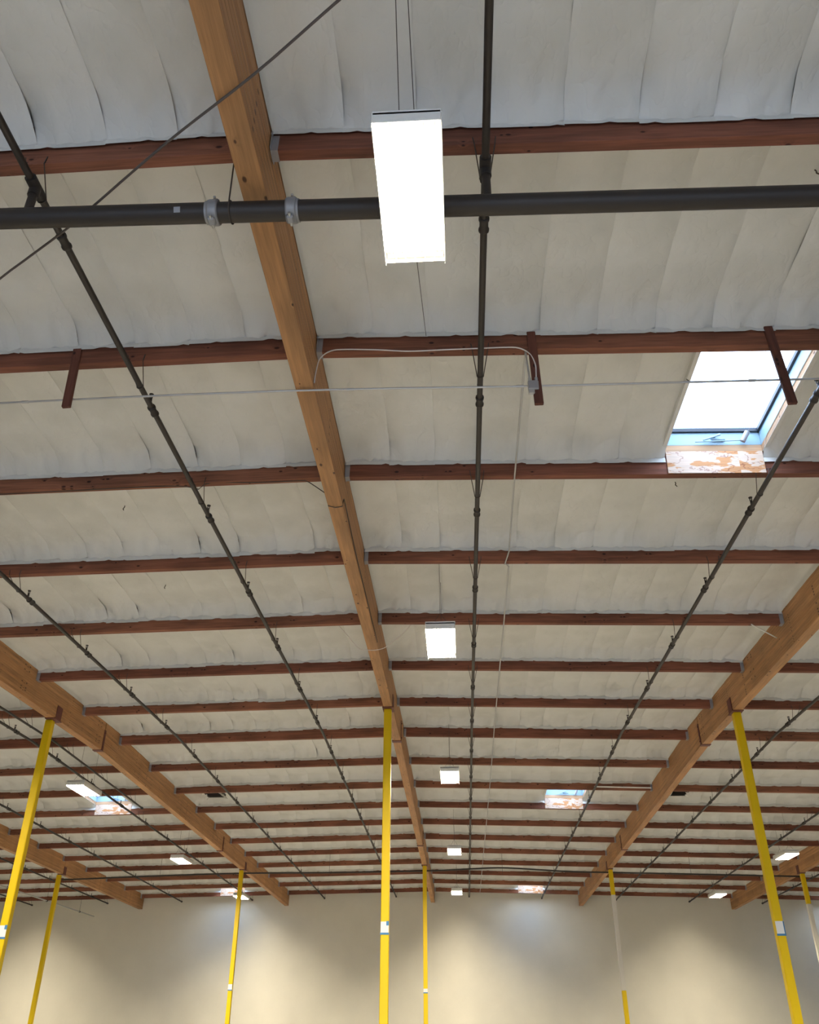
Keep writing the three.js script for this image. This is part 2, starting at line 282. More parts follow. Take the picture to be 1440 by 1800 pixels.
{
  const R = rng(4242), all = [];
  for (let bay = 1; bay <= 6; bay++) {
    const x0 = BEAMS[bay] + BEAM_HALF, W = BEAMS[bay + 1] - BEAM_HALF - x0, sky = SKYLIGHTS.find((s) => s.bay === bay);
    for (let k = -4; k <= 18; k++) {
      let x = x0;
      for (let i = 0; i < 12; i++) {
        let w = SHARES[i] * W;
        if (sky) w = i < 7 ? (sky.x0 - x0) / 7 : i < 9 ? (sky.x1 - sky.x0) / 2 : (x0 + W - sky.x1) / 3;
        const xx = x; x += w; const r = R(), r2 = R();
        if (SKYLIGHTS.some((s) => s.bay === bay && s.k === k) && (i === 7 || i === 8)) continue;
        const z = purlinZ(k) + 0.003, y = roof(xx + w / 2, z), c = [pixel(xx, y + SHEET, z), pixel(xx + w, y + SHEET, z), pixel(xx + w, y + SHEET, z + GAP), pixel(xx, y + SHEET, z + GAP)];
        let area = 0;
        if (c.every(Boolean)) { const q = c.map((p) => [clamp(p[0], 0, 1440), clamp(p[1], 0, 1800)]); for (let n = 0; n < 4; n++) area += q[n][0] * q[(n + 1) % 4][1] - q[(n + 1) % 4][0] * q[n][1]; area = Math.abs(area) / 2; }
        all.push({ bay, k, x: xx, w, z, edge: i === 0 ? -1 : i === 11 ? 1 : 0, r, r2, area });
      }
    }
  }
  all.sort((a, b) => b.area - a.area);
  const rest = [];
  all.forEach((b, n) => {
    const set = VARIANTS[n < 300 && b.k < 9 ? 'near' : 'far'][b.edge], g = set[Math.floor(b.r * set.length)];
    const zz = (b.z + b.z + GAP) / 2, m = new THREE.Mesh(g, M.facing);
    m.position.copy(V(b.x + 0.002, HIGH + slopeZ(zz) * (b.z - RIDGE_Z) + slopeX(b.x + 0.1) * (b.x - RIDGE_X) + SHEET, b.z)); m.rotation.set(Math.atan(slopeZ(zz)), 0, Math.atan(slopeX(b.x + 0.1)));
    m.scale.set((b.w + 0.006) / 0.585, 0.95 + 0.08 * b.r2, 1); m.castShadow = m.receiveShadow = true;
    if (n < 300) { m.name = 'insulation_sheet'; ceiling.add(m); } else { m.updateMatrix(); const q = g.clone(); q.applyMatrix4(m.matrix); rest.push(q); }
  });
  const far = part('insulation_sheets_beyond', merge(rest), M.facing, ceiling); far.userData.kind = 'stuff';
}

// ------------------------------------------------------------------ glued timber beams
const BEAM_WORDS = { 2: 'far left beam line', 3: 'left beam line', 4: 'centre beam line', 5: 'right beam line', 6: 'far right beam line' };
const HINGE_Z = [RIDGE_Z, 32.6];
{
  const LAYERS = 16, TH = (BEAM_DROP + PURLIN_H) / LAYERS, R = rng(77);
  const wordsFor = ['nearest the camera', 'between the two hinge plates', 'running into the back wall'];
  for (const b of [2, 3, 4, 5, 6]) {
    const x = BEAMS[b], runs = [[-2, HINGE_Z[0]], [HINGE_Z[0], HINGE_Z[1]], [HINGE_Z[1], WALL_Z]];
    runs.forEach(([za, zb], n) => {
      const pts = []; for (let s = 0; s <= 8; s++) { const z = za + (zb - za) * s / 8; pts.push([x, roof(x, z), z], [x, roof(x, z) - BEAM_DROP, z]); }
      if (!inView(pts, 200)) return;
      const zm = (za + zb) / 2, L = (zb - za) * Math.hypot(1, slopeZ(zm)) - 0.012, o = V(x, roof(x, zm) - BEAM_DROP, zm);
      const t = thing('glulam_beam', `orange-brown glued timber beam of the ${BEAM_WORDS[b]}, the length ${wordsFor[n]}`, 'beam', o, 'glued timber beams');
      t.rotation.x = Math.atan(slopeZ(zm));
      const wide = [0, 1, 2].map((q) => bar(BEAM_HALF * 2 - q * 0.0016, TH - 0.0006, L, 0.003, R() * 4, R()));
      for (let i = 0; i < LAYERS; i++) { const m = part('lamination', wide[Math.floor(R() * 3)], M.beam[Math.floor(R() * 4)], t); m.position.set((R() - 0.5) * 0.0012, TH * (i + 0.5), 0); }
    });
  }
}
// hinge plates that join two beam lengths
for (const b of [2, 3, 4, 5, 6]) HINGE_Z.forEach((z, n) => {
  const x = BEAMS[b], y = roof(x, z) - BEAM_DROP; if (!inView([[x, y, z]], 40)) return;
  const t = thing('beam_hinge', `dark red hinge plate on the ${BEAM_WORDS[b]}, ${n ? 'near the back wall' : 'beyond the nearer column'}`, 'bracket', V(x, y, z), 'beam hinge plates');
  for (const s of [-1, 1]) part('side_plate', moved(bar(0.012, 0.5, 0.1, 0.003), s * (BEAM_HALF + 0.007), 0.24, 0), M.cap, t);
  part('seat_plate', moved(bar(0.225, 0.014, 0.16, 0.003), 0, -0.008, 0), M.cap, t);
  for (const s of [-1, 1]) for (const yy of [0.08, 0.42]) part('bolt', new THREE.CylinderGeometry(0.014, 0.014, 0.018, 6).rotateZ(Math.PI / 2).translate(s * (BEAM_HALF + 0.021), yy, 0), M.cap, t);
});

// ------------------------------------------------------------------ purlins
const BAY_WORDS = { 1: 'left of the far left beam', 2: 'just left of the left beam', 3: 'just left of the centre beam', 4: 'just right of the centre beam', 5: 'just right of the right beam', 6: 'right of the far right beam' };
{
  const R = rng(99), hang = merge([
    moved(bar(0.006, 0.2, 0.03, 0.001), 0.004, 0.1, PURLIN_W / 2 + 0.016), moved(bar(0.006, 0.2, 0.03, 0.001), 0.004, 0.1, -PURLIN_W / 2 - 0.016),
    moved(bar(0.06, 0.18, 0.004, 0.001), 0.03, 0.09, PURLIN_W / 2 + 0.002), moved(bar(0.06, 0.18, 0.004, 0.001), 0.03, 0.09, -PURLIN_W / 2 - 0.002), moved(bar(0.06, 0.004, PURLIN_W + 0.008, 0.001), 0.03, -0.002, 0)]);
  for (let bay = 1; bay <= 6; bay++) {
    const x0 = BEAMS[bay] + BEAM_HALF, x1 = BEAMS[bay + 1] - BEAM_HALF, W = x1 - x0, sl = slopeX((x0 + x1) / 2);
    const shapes = [0, 1, 2, 3].map(() => bar(W - 0.008, PURLIN_H, PURLIN_W, 0.005, R() * 4, R()));
    for (let k = -2; k <= 18; k++) {
      const z = purlinZ(k) - PURLIN_W / 2, pts = []; for (let s = 0; s <= 12; s++) { const x = x0 + W * s / 12; pts.push([x, roof(x, z), z]); }
      const i = Math.floor(R() * 4), c = Math.floor(R() * 3); if (k > 0 ? !inView(pts, 20) : bay !== 3 && bay !== 4) continue;
      const xm = (x0 + x1) / 2;
      const t = thing('purlin', k > 0 ? `brown timber purlin, ${ORDINAL[19 - k]} from the back wall, ${BAY_WORDS[bay]}` : `brown timber purlin above the top edge, ${['first', 'second', 'third'][-k]} one, ${BAY_WORDS[bay]}`, 'purlin', V(xm, roof(xm, z), z), 'timber purlins');
      t.rotation.z = Math.atan(sl);
      part('timber', shapes[i], M.purlin[c], t).position.y = PURLIN_H / 2;
      for (const s of [-1, 1]) { const h = part('joist_hanger', hang, M.hanger, t, 'grey steel hanger'); h.position.x = s * (W / 2 - 0.004); if (s > 0) h.rotation.y = Math.PI; }
    }
  }
}

// ------------------------------------------------------------------ skylights
{
  const where = { 2: 'left of the left beam', 4: 'right of the centre beam', 6: 'right of the far right beam' }, dist = { 2: 'large near skylight', 10: 'small distant skylight', 17: 'skylight at the back wall' };
  for (const s of SKYLIGHTS) {
    const xm = (s.x0 + s.x1) / 2, zm = (s.z0 + s.z1) / 2, W = s.x1 - s.x0, L = s.z1 - s.z0;
    const t = thing('skylight', `${dist[s.k]} with lumber curb, ${where[s.bay]}`, 'skylight', V(xm, roof(xm, zm), zm), 'roof skylights');
    t.rotation.set(Math.atan(slopeZ(zm)), 0, Math.atan(slopeX(xm)));
    const ring = (name, y0, y1, inset, th, mat) => {
      for (const q of [-1, 1]) part(name, moved(bar(th, y1 - y0, L - 2 * inset, 0.003), q * (W / 2 - inset - th / 2), (y0 + y1) / 2, 0), mat, t);
      for (const q of [-1, 1]) part(name, moved(bar(W - 2 * inset - 2 * th - 0.002, y1 - y0, th, 0.003), 0, (y0 + y1) / 2, q * (L / 2 - inset - th / 2)), mat, t);
    };
    ring('curb', 0.334, 0.43, -0.04, 0.04, M.curb);
    ring('metal_frame', 0.43, 0.62, -0.034, 0.034, M.blue);
    ring('glazing_bar', 0.62, 0.675, -0.045, 0.075, M.dark);
    for (const q of [-1, 1]) { part('facing_wrap', moved(bar(0.006, 0.1, L - 0.02, 0.002), q * (W / 2 + 0.044), 0.38, 0), M.facing, t); part('facing_wrap', moved(bar(0.05, 0.005, L - 0.02, 0.001), q * (W / 2 + 0.022), 0.33, 0), M.facing, t); }
    part('glass', moved(new THREE.BoxGeometry(W - 0.05, 0.006, L - 0.05), 0, 0.668, 0), M.glass, t);
    const board = part('curb_board', moved(bar(W - 0.02, 0.325, 0.01, 0.002), 0, 0.168, -(L / 2 - 0.008)), M.stain, t, 'water stained pale board on the purlin face');
    { const uv = board.geometry.attributes.uv, p = board.geometry.attributes.position; for (let i = 0; i < uv.count; i++) uv.setXY(i, p.getX(i) / W + 0.5 + s.k * 0.13, p.getY(i) / 0.28); }
    if (s.k < 17) {
      const far = -(L / 2) + 0.006, a = part('vent_operator', merge([moved(bar(0.16, 0.03, 0.04, 0.004), 0.08, 0.5, far + 0.02), rod(new THREE.Vector3(-0.12, 0.47, far + 0.05), new THREE.Vector3(0.1, 0.545, far + 0.06), 0.012), rod(new THREE.Vector3(0.1, 0.56, far + 0.06), new THREE.Vector3(-0.02, 0.5, far + 0.02), 0.01), rod(new THREE.Vector3(-0.22, 0.45, far + 0.04), new THREE.Vector3(0.36, 0.465, far + 0.05), 0.008)]), M.blue, t);
      part('motor', rod(new THREE.Vector3(0.36, 0.44, far + 0.06), new THREE.Vector3(0.43, 0.56, far + 0.1), 0.035, new THREE.Vector3(), 12), M.hanger, a);
      part('cord', tube([new THREE.Vector3(0.43, 0.55, far + 0.1), new THREE.Vector3(0.47, 0.6, far + 0.3), new THREE.Vector3(0.55, 0.57, far + 0.34)], 0.004), M.hanger, a);
      const pull = part('pull_ring', new THREE.TorusGeometry(0.032, 0.003, 6, 20).translate(-0.44, 0.36, L / 2 - 0.55), M.clamp, t);
      part('ring_cord', rod(new THREE.Vector3(-0.44, 0.392, L / 2 - 0.55), new THREE.Vector3(-0.44, 0.66, L / 2 - 0.55), 0.002), M.clamp, pull);
    }
  }
}
// roof vents torn through the insulation
VENTS.forEach(([bay, k], n) => {
  const x0 = BEAMS[bay] + BEAM_HALF, W = BEAMS[bay + 1] - BEAM_HALF - x0, w = SHARES[1] * W, xm = x0 + 1.5 * w, zm = purlinZ(k) + 1.15;
  const t = thing('roof_vent', n ? 'dark slatted roof vent in torn insulation beside the right beam' : 'dark slatted roof vent in torn insulation beside the left beam', 'vent', V(xm, roof(xm, zm) + SHEET - 0.11, zm), 'roof vents');
  for (const q of [-1, 1]) part('vent_frame', moved(bar(w - 0.02, 0.09, 0.03, 0.004), 0, 0.0, q * 0.42), M.vent, t);
  for (const q of [-1, 1]) part('vent_frame', moved(bar(0.03, 0.09, 0.82, 0.004), q * (w / 2 - 0.03), 0.0, 0), M.vent, t);
  for (let q = 0; q < 9; q++) part('vent_slat', bar(w - 0.09, 0.006, 0.07, 0.002).rotateX(0.6).translate(0, -0.02, -0.36 + q * 0.09), M.vent, t);
  part('vent_back', moved(bar(w - 0.02, 0.01, 0.84, 0.002), 0, 0.045, 0), M.dark, t);
  const R = rng(60 + n);
  for (let q = 0; q < 7; q++) { const f = part('torn_flap', bar(0.09 + 0.08 * R(), 0.004, 0.12 + 0.1 * R(), 0.001), M.facing, t); f.position.set((q % 2 ? 1 : -1) * (w / 2 - 0.02 + 0.03 * R()), -0.06 - 0.03 * R(), -0.4 + q * 0.14); f.rotation.set(0.5 * (R() - 0.5), R() - 0.5, (q % 2 ? -1 : 1) * (0.5 + 0.5 * R())); }
});

// ------------------------------------------------------------------ sprinkler pipes
const PIPES = [
  [-21.55, 1, 'leftmost of all at the back wall'], [-17.7, 1, 'just left of the far left beam'], [-13.95, 2, 'left half of the bay left of the left beam'], [-10.4, 2, 'right half of the bay left of the left beam'],
  [-6.8, 3, 'left half of the bay left of the centre beam'], [-3.25, 3, 'right half of the bay left of the centre beam'], [0.342, 4, 'left half of the bay right of the centre beam'], [3.88, 4, 'right half of the bay right of the centre beam'],
  [7.45, 5, 'left half of the bay right of the right beam'], [10.95, 5, 'right half of the bay right of the right beam'], [14.4, 6, 'right of the far right beam']];
const PIPE_R = 0.03, PIPE_DROP = 0.16, MAIN_Z = 4.41;
const UP = new THREE.Vector3(0, 1, 0);
const couplingGeo = new THREE.LatheGeometry([[0.0305, -0.075], [0.045, -0.07], [0.045, -0.045], [0.037, -0.035], [0.037, 0.035], [0.045, 0.045], [0.045, 0.07], [0.0305, 0.075]].map(([a, b]) => new THREE.Vector2(a, b)), 12).rotateX(Math.PI / 2);
const headGeo = merge([moved(new THREE.CylinderGeometry(0.014, 0.018, 0.05, 8), 0, 0.06, 0), moved(new THREE.CylinderGeometry(0.006, 0.006, 0.05, 6), 0.012, 0.105, 0), moved(new THREE.CylinderGeometry(0.006, 0.006, 0.05, 6), -0.012, 0.105, 0), moved(new THREE.CylinderGeometry(0.026, 0.026, 0.005, 10), 0, 0.132, 0)]);
const hookGeo = (() => { // wire hook: two legs from the purlin's near face down round the pipe
  const a = [], y = PIPE_DROP; for (const s of [-1, 1]) a.push(rod(new THREE.Vector3(s * 0.09, 0.075, 0.057), new THREE.Vector3(s * 0.08, -0.008, 0.057), 0.005, new THREE.Vector3(), 6), rod(new THREE.Vector3(s * 0.08, -0.008, 0.057), new THREE.Vector3(s * 0.034, -y, -0.17), 0.005, new THREE.Vector3(), 6));
  a.push(new THREE.TorusGeometry(0.035, 0.005, 5, 10, Math.PI).rotateZ(Math.PI).translate(0, -y, -0.17)); return merge(a);
})();
for (const [x, bay, words] of PIPES) {
  const z1 = WALL_Z - 0.22, o = V(x, roof(x, RIDGE_Z) - PIPE_DROP, RIDGE_Z), P = (z) => V(x, roof(x, z) - PIPE_DROP, z), z0 = Math.abs(x) < 4 ? 0.5 : 2;
  const t = thing('sprinkler_pipe', `thin black sprinkler pipe, ${words}`, 'pipe', o, 'black sprinkler branch pipes');
  part('pipe', merge([rod(P(z0), P(RIDGE_Z), PIPE_R, o, 12), rod(P(RIDGE_Z), P(z1), PIPE_R, o, 12)]), M.pipe, t);
  part('end_cap', moved(new THREE.CylinderGeometry(0.042, 0.042, 0.07, 10).rotateX(Math.PI / 2), ...P(z1).sub(o).toArray()), M.fitting, t);
  for (let k = 1; k <= 18; k++) {
    const z = purlinZ(k); if (!inView([[x, roof(x, z), z]], 60)) continue;
    const h = part('pipe_hook', hookGeo, M.wire, t); h.position.copy(V(x, roof(x, z), z - PURLIN_W / 2)).sub(o);
    if (k === 18) continue;
    const c = part('coupling', couplingGeo, M.fitting, t); c.position.copy(P(z + 0.56)).sub(o); c.rotation.x = Math.atan(slopeZ(z));
    const s = part('sprinkler_head', headGeo, M.fitting, t); s.position.copy(P(z + 0.44)).sub(o);
  }
}
{ // short extra pipe that ends in mid bay on the left
  const x = -9.86, o = V(x, roof(x, RIDGE_Z) - 0.17, RIDGE_Z), P = (z) => V(x, roof(x, z) - 0.17, z);
  const t = thing('sprinkler_pipe', 'short black pipe ending at the left skylight, right of the longer pipe beside it', 'pipe', o);
  part('pipe', merge([rod(P(14), P(RIDGE_Z), 0.025, o, 10), rod(P(RIDGE_Z), P(27.2), 0.025, o, 10)]), M.pipe, t);
  part('end_cap', moved(new THREE.CylinderGeometry(0.036, 0.036, 0.09, 10).rotateX(Math.PI / 2), ...P(27.2).sub(o).toArray()), M.fitting, t);
  for (const k of [7, 8, 9, 10]) { const z = purlinZ(k), h = part('pipe_hook', hookGeo, M.wire, t); h.position.copy(V(x, roof(x, z), z - PURLIN_W / 2)).sub(o); }
}
{ // pale pipe low along the left
  const o = V(-18.05, 4.85, 40), t = thing('conduit', 'pale grey pipe hung low at the far left in front of the back wall', 'pipe', o);
  part('pipe', rod(V(-17.86, 4.846, 32), V(-18.25, 4.846, 46), 0.028, o, 10), M.zinc, t);
  for (const z of [36, 40, 44]) { const x = -17.86 - 0.39 * (z - 32) / 14; part('hanger_rod', rod(V(x, 4.86, z), V(x, roof(x, z) + 0.3, z), 0.006, o, 6), M.wire, t); part('collar', new THREE.CylinderGeometry(0.045, 0.045, 0.06, 10).rotateX(Math.PI / 2).translate(...V(x, 4.846, z).sub(o).toArray()), M.fitting, t); }
}
{ // large main pipe across the near bays
  const Y = (x) => 5.43 - 0.0256 * (x + 3.3), o = V(0, Y(0), MAIN_Z), x0 = -8.3, x1 = 12.9, R = 0.08;
  const t = thing('main_pipe', 'thick black sprinkler main pipe crossing near the top of the photo', 'pipe', o);
  part('pipe', rod(V(x0, Y(x0), MAIN_Z), V(x1, Y(x1), MAIN_Z), R, o, 24), M.pipe, t);
  part('sticker', moved(bar(0.05, 0.045, 0.002, 0.0005).rotateX(0.5), -2.02, -0.0255 * 2.02 * -1 - 0.04, 0.073), M.clamp, t, 'pale worn mark');
  for (const x of [-1.754, -1.149]) {
    const c = new THREE.Group(); c.name = 'pipe_clamp'; c.position.copy(V(x, Y(x), MAIN_Z).sub(o)); c.rotation.z = -Math.atan(0.0256); t.add(c);
    const ringG = new THREE.LatheGeometry([[R + 0.001, -0.042], [R + 0.014, -0.04], [R + 0.02, -0.024], [R + 0.02, 0.024], [R + 0.014, 0.04], [R + 0.001, 0.042]].map(([a, b]) => new THREE.Vector2(a, b)), 24).rotateZ(Math.PI / 2);
    part('housing', ringG, M.clamp, c, 'grey cast coupling');
    part('gasket', new THREE.CylinderGeometry(R + 0.008, R + 0.008, 0.016, 24).rotateZ(Math.PI / 2).translate(x < -1.5 ? -0.05 : 0.05, 0, 0), M.clamp, c);
    for (const q of [-1, 1]) { part('lug', bar(0.06, 0.04, 0.075, 0.012).translate(0, q * 0.108, q > 0 ? 0 : 0.015), M.clamp, c); part('bolt', new THREE.CylinderGeometry(0.011, 0.011, 0.12, 8).rotateX(Math.PI / 2).translate(0, q * 0.112, q > 0 ? 0 : 0.015), M.zinc, c); }
  }
  for (const x of [-3.25, 0.342, 3.88]) {
    part('riser', rod(V(x, Y(x), MAIN_Z), V(x, roof(x, MAIN_Z) - PIPE_DROP, MAIN_Z), 0.034, o, 12), M.pipe, t);
    part('tee', merge([rod(V(x, roof(x, MAIN_Z) - PIPE_DROP, MAIN_Z - 0.1), V(x, roof(x, MAIN_Z) - PIPE_DROP, MAIN_Z + 0.1), 0.046, o, 12), rod(V(x, roof(x, MAIN_Z) - PIPE_DROP - 0.1, MAIN_Z), V(x, roof(x, MAIN_Z) - PIPE_DROP, MAIN_Z), 0.045, o, 12)]), M.fitting, t);
  }
  part('pipe_strap', merge([rod(V(-1.62, roof(-1.6, MAIN_Z) - 0.02, MAIN_Z - 0.12), V(-1.62, Y(-1.62), MAIN_Z - 0.088), 0.006, o, 6), new THREE.TorusGeometry(R + 0.006, 0.006, 6, 20).rotateY(Math.PI / 2).translate(...V(-1.62, Y(-1.62), MAIN_Z).sub(o).toArray())]), M.wire, t);
}
{ // far cross pipe under the beams by the second row of columns
  const pts = [[-16.2, 5.25], [-12.22, 5.37], [-8.78, 5.44], [-5.27, 5.437], [-1.45, 5.47], [-0.25, 5.503], [1.63, 5.56], [4.25, 5.43], [5.8, 5.371], [9, 5.3], [11.8, 5.25], [13.2, 5.2]].map(([x, y]) => V(x, Math.min(y, roof(x, 36.9) - BEAM_DROP - 0.035 + (Math.abs(x - 1.63) < 0.1 ? 0.1 : 0)), 36.9));
  const o = V(-1.45, 5.4, 36.9), t = thing('main_pipe', 'thin black pipe bowed across the hall behind the second row of columns', 'pipe', o);
  part('pipe', tube(pts, 0.03, o, 80, 8, 0.4), M.pipe, t);
  for (const x of [-12.2, -5.3, 1.63, 9]) part('hanger_rod', rod(V(x, 5.3, 36.9), V(x, roof(x, 36.9) + 0.28, 36.9), 0.006, o, 6), M.wire, t);
}

// ------------------------------------------------------------------ conduits, cables, wires
{
  const c1 = [[-8.58, 5.47], [-6.6, 5.51], [-4.61, 5.544], [-3.07, 5.568], [-1.54, 5.572], [-0.384, 5.551], [0.857, 5.52], [3.644, 5.486], [5.65, 5.46]].map(([x, y]) => V(x, y, 6.8)), o = c1[4];
  const t = thing('conduit', 'thin bright metal conduit crossing the bays behind three hanging blocks', 'conduit', o);
  part('pipe', tube(c1, 0.011, o, 60, 8), M.zinc, t);
  for (const x of [-4.35, -0.98, 0.72, 3.0]) { const y = x < -3 ? 5.548 : x < 0 ? 5.561 : x < 2 ? 5.523 : 5.495; part('coupling', new THREE.CylinderGeometry(0.015, 0.015, 0.07, 8).rotateZ(Math.PI / 2).translate(...V(x, y, 6.8).sub(o).toArray()), M.zinc, t); }
  const words = ['left of the near left pipe', 'carrying the junction box', 'hanging in front of the bright skylight'];
  [[-3.9, -3.866, 6.185, 5.41], [0.873, 0.889, 6.18, 5.24], [3.262, 3.296, 6.13, 5.142]].forEach(([xt, xb, yt, yb], i) => {
    const b = bar(0.088, yt - yb, 0.04, 0.006, i, i * 0.3), m = new THREE.Mesh(b, M.block); m.name = numbered('hanging_block');
    m.position.copy(V((xt + xb) / 2, (yt + yb) / 2, 6.74)); m.rotation.z = Math.atan2(xb - xt, yt - yb); m.userData = { label: `dark brown wooden block nailed upright to a purlin, ${words[i]}`, category: 'block', group: 'hanging wooden blocks' }; shade(m); scene.add(m);
  });
  const c2 = [[0.807, 6.77], [0.809, 6.9], [0.815, 9.2], [0.836, 11.25], [0.793, 11.64], [0.851, 11.78], [0.858, 12.2], [0.873, 16], [0.89, 20.4], [0.905, 26], [0.885, 36], [0.872, 45.6]].map(([x, z]) => V(x, roof(x, z) - 0.018 - (z > 11.3 && z < 11.7 ? 0.012 : 0), z)), o2 = c2[2];
  const t2 = thing('conduit', 'thin metal conduit running down the bay right of the centre pipe, kinked at one purlin', 'conduit', o2);
  part('pipe', merge(c2.slice(0, -1).map((p, i) => rod(p, c2[i + 1], 0.0115, o2, 8))), M.zinc, t2);
  for (let k = 3; k <= 18; k++) { const z = purlinZ(k) - 0.05, x = 0.83 + 0.003 * k; part('strap', moved(bar(0.08, 0.004, 0.02, 0.001), ...V(x + (k === 4 ? -0.03 : 0), roof(x, z) - 0.032, z).sub(o2).toArray()), M.zinc, t2); }
  const bx = thing('junction_box', 'small grey metal junction box on the middle hanging block', 'box', V(0.845, 5.46, 6.72));
  part('body', bar(0.105, 0.105, 0.045, 0.006), M.zinc, bx); part('cover', moved(bar(0.095, 0.095, 0.006, 0.002), 0, 0, 0.026), M.hanger, bx);
  part('extension', moved(bar(0.06, 0.05, 0.04, 0.004), -0.02, -0.075, 0), M.zinc, bx); part('connector', new THREE.CylinderGeometry(0.016, 0.016, 0.05, 8).translate(0.035, 0.075, 0), M.zinc, bx); part('connector', new THREE.CylinderGeometry(0.016, 0.016, 0.05, 8).translate(-0.03, 0.075, 0), M.zinc, bx);
  part('flexible_tube', tube([new THREE.Vector3(-0.03, 0.09, 0), new THREE.Vector3(-0.035, 0.25, -0.02), new THREE.Vector3(-0.04, 0.46, -0.04), new THREE.Vector3(-0.03, 0.54, -0.1)], 0.01, new THREE.Vector3(), 20), M.zinc, bx);
  const run = (name, label, cat, pts, r, mat) => { const m = new THREE.Mesh(tube(pts, r, pts[0], 0, 6, 0.5), mat); m.name = numbered(name); m.position.copy(pts[0]); m.userData = { label, category: cat }; shade(m); scene.add(m); return m; };
  run('wire', 'white cable looping from the centre beam along a purlin to the junction box', 'cable', [[-1.34, 5.6, 6.72], [-1.338, 5.74, 6.74], [-1.305, 5.93, 6.74], [-1.2, 6.03, 6.74], [-1.05, 6.045, 6.74], [-0.7, 6.02, 6.738], [-0.381, 5.986, 6.738], [0, 5.99, 6.74], [0.321, 5.99, 6.74], [0.6, 5.99, 6.738], [0.74, 5.97, 6.735], [0.84, 5.88, 6.725], [0.885, 5.74, 6.72], [0.885, 5.62, 6.72], [0.88, 5.545, 6.72]].map((p) => V(...p)), 0.007, M.romex);
  run('cable', 'thin dark cable slanting across the upper left corner of the photo', 'cable', [[3.2, 5.38, 0.0], [1.6, 5.4, 1.25], [-0.1, 5.43, 2.55], [-0.607, 5.46, 2.914], [-1.23, 5.475, 3.368], [-1.96, 5.52, 3.862], [-2.74, 5.54, 4.42], [-3.03, 5.546, 4.626], [-3.47, 5.552, 4.906], [-3.83, 5.56, 5.136], [-4.5, 5.575, 5.6], [-6.5, 5.66, 7.0], [-8.58, 5.78, 8.4]].map((p) => V(...p)), 0.0095, M.cable);
  run('wire', 'thin black wire under a purlin ending at the left side of the centre beam', 'cable', [[-8.55, 5.985, 9.22], [-6, 6.0, 9.22], [-4, 6.045, 9.22], [-3.45, 6.03, 9.21], [-3.2, 5.98, 9.22], [-3.13, 6.075, 9.215], [-2.5, 6.06, 9.215], [-1.9, 6.065, 9.215], [-1.84, 6.05, 9.2], [-1.56, 5.77, 9.08]].map((p) => V(...p)), 0.006, M.wire);
  run('wire', 'black wire wrapped under the centre beam and along its right side', 'cable', [[-1.552, 5.9, 9.1], [-1.552, 5.7, 9.14], [-1.53, 5.64, 9.17], [-1.45, 5.636, 9.2], [-1.36, 5.64, 9.18], [-1.345, 5.7, 9.14], [-1.348, 5.76, 9.3], [-1.348, 5.72, 10.5], [-1.348, 5.75, 12], [-1.348, 5.8, 14]].map((p) => V(...p)), 0.006, M.wire);
  run('wire', 'thin pale wire sagging in a V under the centre beam', 'cable', [[-2.09, 6.25, 14.2], [-1.9, 6.02, 14.2], [-1.7, 5.78, 14.2], [-1.55, 5.742, 14.2], [-1.36, 5.742, 14.2], [-1.2, 5.8, 14.2], [-0.95, 6.0, 14.2], [-0.73, 6.25, 14.2]].map((p) => V(...p)), 0.006, M.romex);
  const stubs = [[[3.16, 4.96], 'below the thick main pipe at right'], [[2.69, 7.72], 'left of the bright skylight'], [[3.04, 10.0], 'below the bright skylight'], [[-4.68, 10.33], 'left of the left pipe, third gap'], [[-4.9, 13.0], 'left of the left pipe, fourth gap']];
  for (const [[x, z], w] of stubs) { const p = V(x, roof(x, z) + 0.4, z); run('wire_stub', `short dark wire stub hanging from the insulation, ${w}`, 'wire', [p, p.clone().add(new THREE.Vector3(0.004, -0.04, 0.01)), p.clone().add(new THREE.Vector3(-0.006, -0.07, 0.02)), p.clone().add(new THREE.Vector3(0.01, -0.1, 0.03))], 0.006, M.wire); }
  const rodThing = (name, label, cat, a, b, r, mat) => { const o3 = a.clone().add(b).multiplyScalar(0.5), m = new THREE.Mesh(rod(a, b, r, o3, 8), mat); m.name = numbered(name); m.position.copy(o3); m.userData = { label, category: cat }; shade(m); scene.add(m); };
  rodThing('white_stick', 'short white stick slanting from a purlin to the right beam', 'stick', V(5.12, 6.01, 14.07), V(5.66, 5.93, 14.5), 0.011, M.white);
  rodThing('white_tube', 'white tube lying along a purlin beside the small distant skylight', 'tube', V(3.98, roof(3.98, 25.6) + 0.06, 26.22), V(5.63, roof(5.6, 25.7) + 0.05, 26.22), 0.02, M.white);
}

